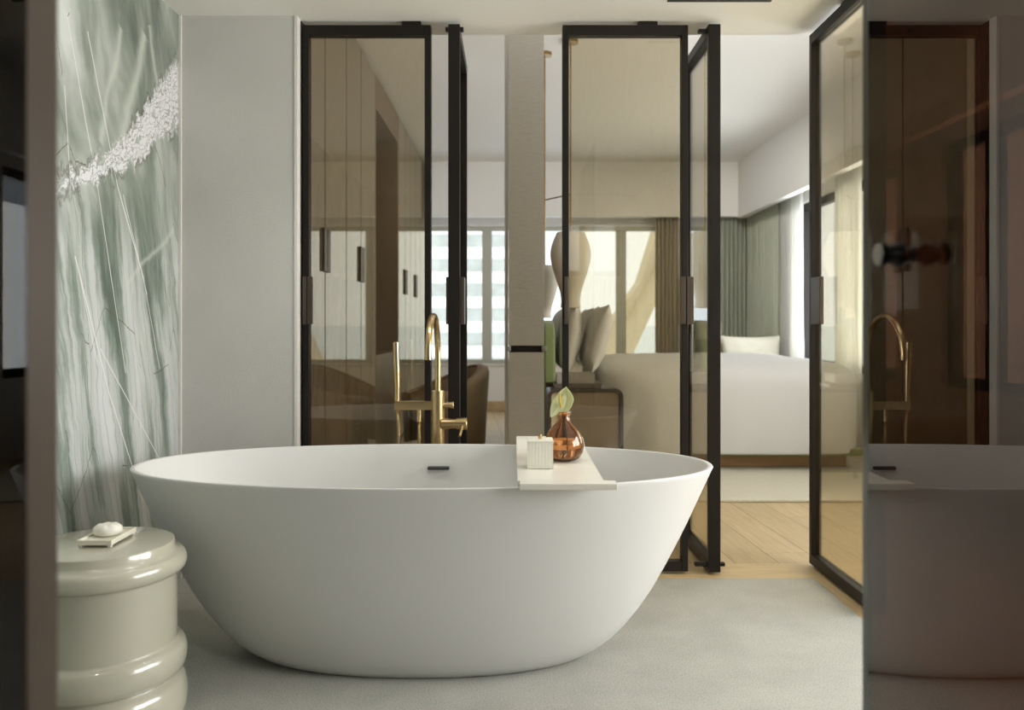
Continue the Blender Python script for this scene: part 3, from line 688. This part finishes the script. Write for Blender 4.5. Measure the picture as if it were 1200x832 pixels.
hs = obj('hand_shower', tube([(FX-.158, FY, .728), (FX-.158, FY, .80), (FX-.161, FY, .90), (FX-.162, FY, .958), (FX-.162, FY, .961)], [.0095, .0105, .0128, .0130, .011], 28), M['gold'], ft)
bm = bmesh.new()
for i in range(9):
    z = .946-i*.0085
    tube([(FX-.162+.0100, FY-.007, z), (FX-.162+.0145, FY-.0085, z)], .0022, 8, bm)
obj('nozzle_row', bm, M['rubber'], hs)
# hoses
def hose(pts, name='hose'):
    P = []
    V = [Vector(p) for p in pts]
    for i in range(len(V)-1):
        p0 = V[max(i-1, 0)]; p1 = V[i]; p2 = V[i+1]; p3 = V[min(i+2, len(V)-1)]
        for s in range(12):
            u = s/12
            P.append(.5*((2*p1)+(-p0+p2)*u+(2*p0-5*p1+4*p2-p3)*u*u+(-p0+3*p1-3*p2+p3)*u**3))
    P.append(V[-1])
    # finely ribbed
    Q, r = [], []
    for a, b in zip(P, P[1:]):
        for s in range(4): Q.append(a.lerp(b, s/4)); r.append(.0060 if s % 2 else .0070)
    Q.append(P[-1]); r.append(.006)
    return tube(Q, r, 12)
obj('hose', hose([(FX-.158, FY, .697), (FX-.153, FY, .60), (FX-.157, FY+.005, .40), (FX-.14, FY+.01, .14), (FX-.10, FY+.01, .06), (FX-.066, FY+.008, .15), (FX-.070, FY+.003, .40), (FX-.073, FY, .60), (FX-.073, FY, .658)]), M['gold'], ft)
obj('hose_connector', tube([(FX-.073, FY, .652), (FX-.073, FY, .699)], .0095, 20), M['gold'], ft)
o = obj('diverter_knob', tube([(FX+.020, FY-.004, .716), (FX+.034, FY-.004, .716), (FX+.0341, FY-.004, .716), (FX+.040, FY-.004, .716), (FX+.0401, FY-.004, .716), (FX+.060, FY-.004, .716), (FX+.062, FY-.004, .716)], [.009, .009, .0125, .0125, .011, .014, .0125], 28), M['gold'], ft)
mxr = obj('mixer_body', tube([(FX+.015, FY-.012, .645), (FX+.070, FY-.012, .645), (FX+.0701, FY-.012, .645), (FX+.074, FY-.012, .645), (FX+.0741, FY-.012, .645), (FX+.112, FY-.012, .645), (FX+.114, FY-.012, .645)], [.020, .020, .0185, .0185, .0235, .0235, .022], 36), M['gold'], ft)
obj('mixer_lever', tube([(FX+.098, FY-.030, .640), (FX+.093, FY-.060, .622), (FX+.090, FY-.085, .606)], [.0055, .005, .005], 16), M['gold'], mxr)

# ------------------------------------------------------------------ ceramic stool with soap dish
SX, SY = -1.060, 2.16
def arc(r0, z0, r1, z1, bulge, n=6):
    out = []
    for i in range(n+1):
        u = i/n; out.append((r0+(r1-r0)*u+bulge*max(0, math.sin(PI*u))**.6, z0+(z1-z0)*(.5-.5*math.cos(PI*u))*.5+(z1-z0)*u*.5))
    return out
prof = [(0, 0), (.185, 0)]+arc(.187, .002, .187, .118, .022, 12)+[(.184, .122)]+arc(.187, .126, .189, .206, .020, 12)+[(.1835, .210), (.183, .213), (.183, .217), (.183, .23), (.183, .30), (.183, .365), (.183, .376), (.183, .380), (.1835, .383)]+arc(.188, .387, .184, .438, .021, 12)+[(.180, .444), (.177, .447), (.1765, .462), (.1745, .4655), (.168, .467), (0, .467)]
st = obj('garden_stool', lathe(prof, (SX, SY, 0), 96), M['ceramic'], loc=(SX, SY, 0), angle=45)
tag(st, 'glazed grey-green ceramic drum stool with rounded rings left of the bathtub', 'stool')
ZS = .467
sdish = thing('soap_dish', 'small ivory rectangular dish on four little feet on top of the ceramic stool', 'soap dish', (-1.052, 2.175, ZS))
bm = B(-1.096, -1.008, 2.105, 2.245, ZS+.006, ZS+.014, bev=.0015)
for a in ((-1.096, -1.008, 2.105, 2.110), (-1.096, -1.008, 2.240, 2.245), (-1.096, -1.091, 2.110, 2.240), (-1.013, -1.008, 2.110, 2.240)): box(bm, *a, ZS+.013, ZS+.019, bev=.001)
obj('dish', bm, M['ivory'], sdish)
for x in (-1.088, -1.016):
    for y in (2.113, 2.237): obj('foot', B(x-.005, x+.005, y-.005, y+.005, ZS+.0002, ZS+.0065, bev=.001), M['ivory'], sdish)
bm = lathe([(0, 0), (.025, .0), (.033, .005), (.036, .013), (.034, .021), (.026, .027), (.012, .029), (.006, .027), (0, .0265)], (-1.054, 2.18, ZS+.0145), 48)
for v in bm.verts:
    d = Vector((v.co.x+1.054, v.co.y-2.18)); a = math.atan2(d.y, d.x); v.co.z += .0012*math.sin(7*a)*min(1, d.length/.03)*(v.co.z > ZS+.025)
so = obj('soap', bm, M['soap'], loc=(-1.054, 2.18, ZS+.0145), angle=80); tag(so, 'round cream bar of soap lying in the ivory dish', 'soap')

# ------------------------------------------------------------------ bedroom: wardrobes, pillar
def wardrobe(label, ys, hy):
    t = thing('wardrobe', label, 'wardrobe', (XC-.3, (ys[0]+ys[-1])/2, 0), 0, 'glossy wardrobes along the left bedroom wall')
    obj('body', B(-1.55, XC-.022, ys[0]+.002, ys[-1]-.002, 0, HB-.03), M['darkwood'], t, smooth=False)  # body coloured dark to put shadow lines into the door gaps
    for a, b in zip(ys, ys[1:]):
        obj('door', B(XC-.021, XC, a+.009, b-.009, .03, HB-.035, bev=.002), M['lacquer'], t)
    for h in hy:
        obj('handle', B(XC, XC+.014, h-.075, h-.006, 1.31, 1.54, bev=.002), M['handle'], t)
        obj('handle', B(XC, XC+.014, h+.006, h+.075, 1.31, 1.54, bev=.002), M['handle'], t)
wardrobe('glossy taupe two-door wardrobe nearest the bathroom partition', [3.78, 4.475, 5.05], [4.475])
wardrobe('glossy taupe two-door wardrobe just in front of the open niche', [5.05, 5.54, 6.125], [5.54])
nt_ = thing('wardrobe_niche', 'open matte taupe niche unit between the glossy wardrobes', 'wardrobe niche', (XC-.3, 6.5, 0))
obj('back_panel', B(-1.55, -1.50, 6.127, 7.368, 0, HB-.03), M['niche'], nt_, smooth=False)
obj('side_panel', B(-1.50, XC, 6.127, 6.15, 0, HB-.03), M['niche'], nt_, smooth=False)
obj('side_panel', B(-1.50, XC, 7.33, 7.368, 0, HB-.03), M['niche'], nt_, smooth=False)
obj('top_panel', B(-1.50, XC, 6.15, 7.33, 2.62, HB-.03), M['niche'], nt_, smooth=False)
obj('counter', B(-1.50, XC, 6.15, 7.33, .0, .80), M['drawer'], nt_, smooth=False)
wardrobe('glossy taupe two-door wardrobe just beyond the open niche', [7.37, 7.84, 8.24], [7.84])
wardrobe('glossy taupe two-door wardrobe second from the far window wall', [8.24, 8.67, 9.10], [8.67])
wardrobe('glossy taupe single-door wardrobe closest to the far window wall', [9.10, 9.60], [])
struct('wall_stub_wardrobe', B(-1.6, XC-.01, YW1, 3.775, 0, HB), M['white_paint'], smooth=False)

pl = thing('fabric_pillar', 'taupe woven-covered pillar panel with a dark metal band behind the filler', 'pillar', (.07, 4.5, 0))
for z0, z1, nm in ((0, .882, 'lower_panel'), (.918, HB, 'upper_panel')):
    obj(nm, B(-.018, .168, 4.4, 4.60, z0, z1, bev=.002), M['fabric_col'], pl)
o = obj('metal_band', B(-.014, .164, 4.408, 4.592, .8825, .9175), M['frame'], pl)
for x0, x1 in ((-.028, -.006), (.156, .180)): obj('bracket', B(x0, x1, 4.392, 4.408, .888, .914, bev=.003), M['steel'], pl)
o = obj('edge_trim', B(-.040, -.020, 4.52, 4.60, 0, HB, bev=.002), M['bead'], pl); o['label'] = 'white edge strip'

# ------------------------------------------------------------------ curtains
def curtain(name, label, axis, a0, a1, plane, z0, z1, mat, folds, amp, group=None, thick=.006, seed=0):
    b = bmesh.new(); n = folds*12; nz = 10; F = []
    for s in (0, 1):
        rows = []
        for j in range(nz+1):
            z = z0+(z1-z0)*j/nz; row = []
            for i in range(n+1):
                u = i/n; ph = 2*PI*folds*u
                d = amp*(1-2*abs(math.cos(ph/2)))*(.75+.35*noise.noise(Vector((u*4+seed, z*.8, 0))))+.012*noise.noise(Vector((u*9+seed, z*1.5, 3)))
                d += s*thick
                a = a0+(a1-a0)*u+.006*noise.noise(Vector((u*7, z, 9+seed)))
                row.append(b.verts.new((a, plane+d, z) if axis == 'x' else (plane+d, a, z)))
            rows.append(row)
        F.append(rows)
        for j in range(nz):
            for i in range(n):
                q = (rows[j][i], rows[j][i+1], rows[j+1][i+1], rows[j+1][i]); b.faces.new(q if s else q[::-1])
    A, C = F
    for j in range(nz):
        for i in (0, n): b.faces.new((A[j][i], A[j+1][i], C[j+1][i], C[j][i]))
    for i in range(n):
        for j in (0, nz): b.faces.new((A[j][i], A[j][i+1], C[j][i+1], C[j][i]))
    o = obj(name, b, mat, loc=((a0+a1)/2, plane, z0) if axis == 'x' else (plane, (a0+a1)/2, z0), angle=80)
    return tag(o, label, 'curtain', group)
curtain('curtain', 'taupe curtain left of the open doorway view, seen through the tinted leaf', 'x', 1.68, 2.10, 9.84, .02, 2.60, M['curtain_taupe'], 9, .035, seed=3)
curtain('curtain', 'sage grey pleated curtain on the far wall left of the room corner', 'x', 2.12, 2.78, 9.83, .02, 2.60, M['curtain'], 13, .045, seed=1)
curtain('curtain', 'sage grey pleated curtain on the right wall beside the corner', 'y', 8.60, 9.74, 2.77, .02, 2.60, M['curtain'], 13, .045, seed=2)
curtain('sheer_curtain', 'white sheer curtain gathered at the black framed side window', 'y', 8.02, 8.58, 2.78, .02, 2.60, M['sheer'], 7, .03, seed=5)
curtain('sheer_curtain', 'pale drawn sheer curtain between the side windows, seen through the right leaf', 'y', 6.66, 7.15, 2.78, .02, 2.60, M['sheer'], 7, .03, seed=8)

# ------------------------------------------------------------------ bed
bd = thing('bed', 'large bed under a smooth white duvet beyond the open doorway', 'bed', (1.4, 6.8, 0))
obj('bed_base', B(.40, 2.38, 5.95, 7.75, .0185, .11, bev=.004), M['oak_base'], bd)
o = obj('mattress_rail', B(.34, 2.46, 5.83, 7.85, .11, .16, bev=.01), M['green_velvet'], bd); o['label'] = 'green fabric rail'
obj('mattress', softbox(.36, 2.44, 5.86, 7.84, .16, .60, p=10, n=12), M['linen'], bd)
b = softbox(.62, 2.50, 5.77, 7.92, -.02, .775, p=7, n=40)
for v in b.verts:
    c = v.co
    zz = max(0, min(1, (.7-c.z)/.6))
    if c.y < 6.4: c.y += zz*(.016*math.sin(c.x*11+3*noise.noise(Vector((c.x*2, 0, 0)))))*(.5+abs(c.x-1.5))+.045*noise.noise(Vector((c.x*2.5, 4, c.z*1.5)))*zz
    c.z += .012*noise.noise(c*1.9)
    if c.z < .13: c.z = .13+(c.z-.13)*.02
obj('duvet', b, M['linen'], bd, angle=80)
hb = obj('headboard', softbox(.215, .31, 5.85, 7.85, .0185, 1.06, p=9, n=18), M['green_velvet'], bd); hb['label'] = 'olive green velvet headboard'
# pillows leaning on the headboard
for i, (x, y, lean, sd_) in enumerate([(.42, 6.25, 8, 1), (.62, 6.22, 14, 2), (.42, 7.3, 8, 3), (.62, 7.3, 14, 4)]):
    m_ = R_(lean, 'Y') @ R_(90, 'Z')
    o = obj('bed_pillow', pillow((x, y, .93+.0*i), .74, .50, .17, m_, seed=sd_), M['linen'], loc=(x, y, .93), angle=80)
    tag(o, ['white pillow against the green headboard on the near side of the bed', 'white pillow in front of another at the near head of the bed', 'white pillow against the headboard on the window side of the bed', 'white pillow in front of another on the window side of the bed'][i], 'pillow', 'white bed pillows')
# bench and throw cushion beyond the bed
bn = thing('window_bench', 'low cream upholstered bench behind the bed by the curtains', 'bench', (2.35, 8.45, 0))
obj('seat', softbox(1.9, 2.62, 8.15, 8.75, .18, .48, p=9, n=14), M['velvet'], bn)
obj('backrest', softbox(1.98, 2.62, 8.50, 8.66, .46, .90, p=7, n=14), M['velvet'], bn)
for x in (1.96, 2.55):
    for y in (8.22, 8.68): obj('leg', lathe([(0, 0), (.016, 0), (.024, .20), (0, .20)], (x, y, 0), 16), M['darkwood'], bn)
cu = obj('throw_cushion', pillow((2.38, 8.32, .700), .60, .44, .13, R_(-10, 'X'), seed=11), M['cream'], loc=(2.38, 8.32, .70), angle=80)
tag(cu, 'cream rectangular throw cushion behind the bed in front of the sage curtain', 'cushion')
# table lamp beyond the bed
sdt = thing('side_table', 'small round dark side table behind the bed under the white lamp', 'side table', (2.12, 8.9, 0))
obj('table_top', lathe([(0, .70), (.20, .70), (.205, .71), (.20, .72), (0, .72)], (2.12, 8.98, 0), 48), M['darkwood'], sdt)
obj('leg', lathe([(0, 0), (.14, 0), (.14, .012), (.02, .02), (.02, .70), (0, .70)], (2.12, 8.98, 0), 32), M['darkwood'], sdt)
lmp = thing('table_lamp', 'white table lamp with a rounded shade just behind the dark door stile', 'lamp', (2.12, 8.98, .72))
obj('lamp_base', lathe([(0, .721), (.06, .721), (.062, .735), (.02, .75), (.014, .86), (0, .86)], (2.12, 8.98, 0), 32), M['brass'], lmp)
obj('lamp_shade', lathe([(.10, .86), (.125, .87), (.132, .96), (.13, 1.04), (.118, 1.06), (.02, 1.065), (.02, 1.06), (.114, 1.055), (.126, 1.04), (.128, .96), (.121, .874), (.10, .864), (.10, .86)], (2.12, 8.98, 0), 48), M['shade'], lmp)

# rug
rg = obj('rug', B(.75, 2.6, 4.83, 8.1, .001, .018, bev=.006), M['rug'], loc=(1.7, 6.4, 0)); tag(rg, 'beige wool rug under the bed', 'rug')

# nightstand, books
ns = thing('nightstand', 'dark framed nightstand with rounded corners and taupe front beside the bed', 'nightstand', (.45, 5.45, 0))
fr = bmesh.new()
xs0, xs1, ns0, ns1, zb, ztp = .225, .70, 5.25, 5.62, .10, .625
def rrect(x0, x1, z0, z1, r, n=8):
    P = []
    for cx, cz, a0 in ((x1-r, z1-r, 0), (x0+r, z1-r, 90), (x0+r, z0+r, 180), (x1-r, z0+r, 270)):
        for i in range(n+1): a = math.radians(a0+90*i/n); P.append((cx+r*math.cos(a), cz+r*math.sin(a)))
    return P
A = rrect(xs0, xs1, zb, ztp, .05); C = rrect(xs0+.022, xs1-.022, zb+.022, ztp-.022, .032)
va_ = [[fr.verts.new((x, y, z)) for x, z in P] for y in (ns0, ns1) for P in (A, C)]
n = len(A)
for i in range(n):
    j = (i+1) % n
    fr.faces.new((va_[0][i], va_[0][j], va_[1][j], va_[1][i])); fr.faces.new((va_[2][i], va_[2][j], va_[3][j], va_[3][i]))
    fr.faces.new((va_[0][i], va_[0][j], va_[2][j], va_[2][i])); fr.faces.new((va_[1][i], va_[1][j], va_[3][j], va_[3][i]))
obj('frame', fr, M['darkwood'], ns, angle=40)
obj('cabinet_front', B(xs0+.085, xs1-.023, ns0+.012, ns1-.01, zb+.023, ztp-.023, bev=.003), M['drawer'], ns)
obj('side_shelf_lining', B(xs0+.023, xs0+.084, ns0+.05, ns1-.01, zb+.023, ztp-.023), M['cream_side'], ns, smooth=False)
for x in (xs0+.06, xs1-.06):
    for y in (ns0+.04, ns1-.04): obj('leg', lathe([(0, 0), (.012, 0), (.016, zb+.004), (0, zb+.004)], (x, y, 0), 14), M['darkwood'], ns)
def book(label, x0, x1, y0, y1, z0, z1, mat, grp='books on the nightstand'):
    t = thing('book', label, 'book', ((x0+x1)/2, (y0+y1)/2, z0), 0, grp)
    bm = B(x0, x1, y0, y1, z0, z0+.004, bev=.001); box(bm, x0, x1, y0, y1, z1-.004, z1, bev=.001); box(bm, x0, x1, y0, y0+.005, z0, z1, bev=.001)
    obj('cover', bm, mat, t); obj('pages', B(x0+.004, x1-.004, y0+.005, y1-.005, z0+.004, z1-.004), M['paper'], t, smooth=False)
book('lower, wider brown-grey book lying on the nightstand', .27, .565, 5.29, 5.52, ztp, ztp+.030, M['book_dark'])
book('upper, thicker grey book lying on top of the other on the nightstand', .285, .525, 5.30, 5.50, ztp+.030, ztp+.092, M['book_grey'])
tr_ = thing('trinket_tray', 'dark open tray at the left end of the nightstand', 'tray', (.248, 5.40, ztp))
obj('bowl', lathe([(0, 0), (.018, 0), (.024, .004), (.026, .030), (.024, .030), (.021, .008), (0, .006)], (.2415, 5.40, ztp+.0003), 24), M['darkwood'], tr_)

# pendants
def shade_profile(s=1.0, w_=1.0):
    P = [(.082, .500), (.094, .470), (.108, .430), (.118, .385), (.120, .345), (.115, .30), (.103, .25), (.088, .195), (.072, .14), (.062, .10), (.057, .06), (.056, .03), (.060, .0)]
    return [(r*w_, z*s) for r, z in P]
def pendant(label, x, y, z0, s, w_, ztop, arm=None):
    t = thing('pendant_lamp', label, 'pendant lamp', (x, y, HB), 0, 'cream pendant lamps by the bed head')
    P = shade_profile(s, w_); th = .004
    inn = [(r-th, z) for r, z in P][::-1]
    bm = lathe(P[::-1]+[(0.0001, P[0][1])]+[], (x, y, z0), 40)
    bm = lathe(P[::-1]+[(.012, P[0][1]+.002), (.012, P[0][1]-.002)]+[(r-th, z-.002) for r, z in P]+[P[-1]], (x, y, z0), 40)
    obj('lamp_shade', bm, M['shade'], t, angle=50)
    obj('rod', tube([(x, y, z0+P[0][1]), (x, y, HB-.02)], .0055, 12), M['brass'], t)
    obj('canopy', lathe([(0, 0), (.05, 0), (.05, .022), (0, .022)], (x, y, HB-.0225), 32), M['brass'], t)
    return t
PY = 5.5
pt = pendant('larger cream pendant lamp shade on a brass rod above the nightstand', .385, PY, 1.14, .985, 1.12, HB)
obj('cross_arm', tube([(.232, 5.748, 1.885), (.385, PY, 1.885)], .005, 12), M['brass'], pt)
pendant('smaller cream pendant lamp hanging lower beside the woven pillar', .225, 5.76, 1.075, .72, .80, HB)

# ------------------------------------------------------------------ armchair
def armchair(loc, rot, label):
    t = thing('armchair', label, 'armchair', (loc[0], loc[1], 0), 0)
    b = bmesh.new(); n = 64; half = math.radians(140); ri, ro = .285, .365
    nz = 8; rings = []
    def top(u):   # u -1..1 around, 0 = back
        a = abs(u); return .695-.235*(3*a*a-2*a**3)
    pts = []
    for i in range(n+1):
        u = -1+2*i/n; a = u*half+rot
        c, s = math.cos(a), math.sin(a); zt_ = top(u); rowv = []
        tw_ = .018*(1-abs(u))
        flare = .02
        prof = [(ro-.03, .03), (ro-.012, .04), (ro, .30), (ro+flare, zt_-.05), (ro+flare-.012, zt_-.012), ((ri+ro)/2+.01, zt_), (ri+.015, zt_-.015), (ri, zt_-.05), (ri, .32), (ri+.02, .04)]
        rings.append([b.verts.new((loc[0]+r*c, loc[1]+r*s, z)) for r, z in prof])
    m_ = len(rings[0])
    for A, C in zip(rings, rings[1:]):
        for k_ in range(m_): b.faces.new((A[k_], A[(k_+1) % m_], C[(k_+1) % m_], C[k_]))
    b.faces.new(rings[0]); b.faces.new(rings[-1][::-1])
    obj('backrest', b, M['velvet'], t, angle=60)
    pp = []
    for i in range(n+1):
        u = -1+2*i/n; a = u*half+rot; pp.append((loc[0]+(ri+.008)*math.cos(a), loc[1]+(ri+.008)*math.sin(a), top(u)-.012))
    obj('piping', tube(pp, .008, 8), M['piping'], t)
    s = softbox(-.29, .27, -.27, .27, .20, .43, p=3.6, n=18)
    bmesh.ops.transform(s, matrix=Matrix.Translation((loc[0], loc[1], 0)) @ Matrix.Rotation(rot+PI, 4, 'Z'), verts=s.verts)
    obj('seat', s, M['velvet'], t, angle=70)
    obj('base', lathe([(0, 0), (.22, 0), (.22, .02), (.18, .20), (0, .20)], (loc[0], loc[1], 0), 40), M['darkwood'], t)
    return t
armchair((-.575, 7.0), math.radians(25), 'brown velvet barrel armchair by the far windows, behind the gold filler')
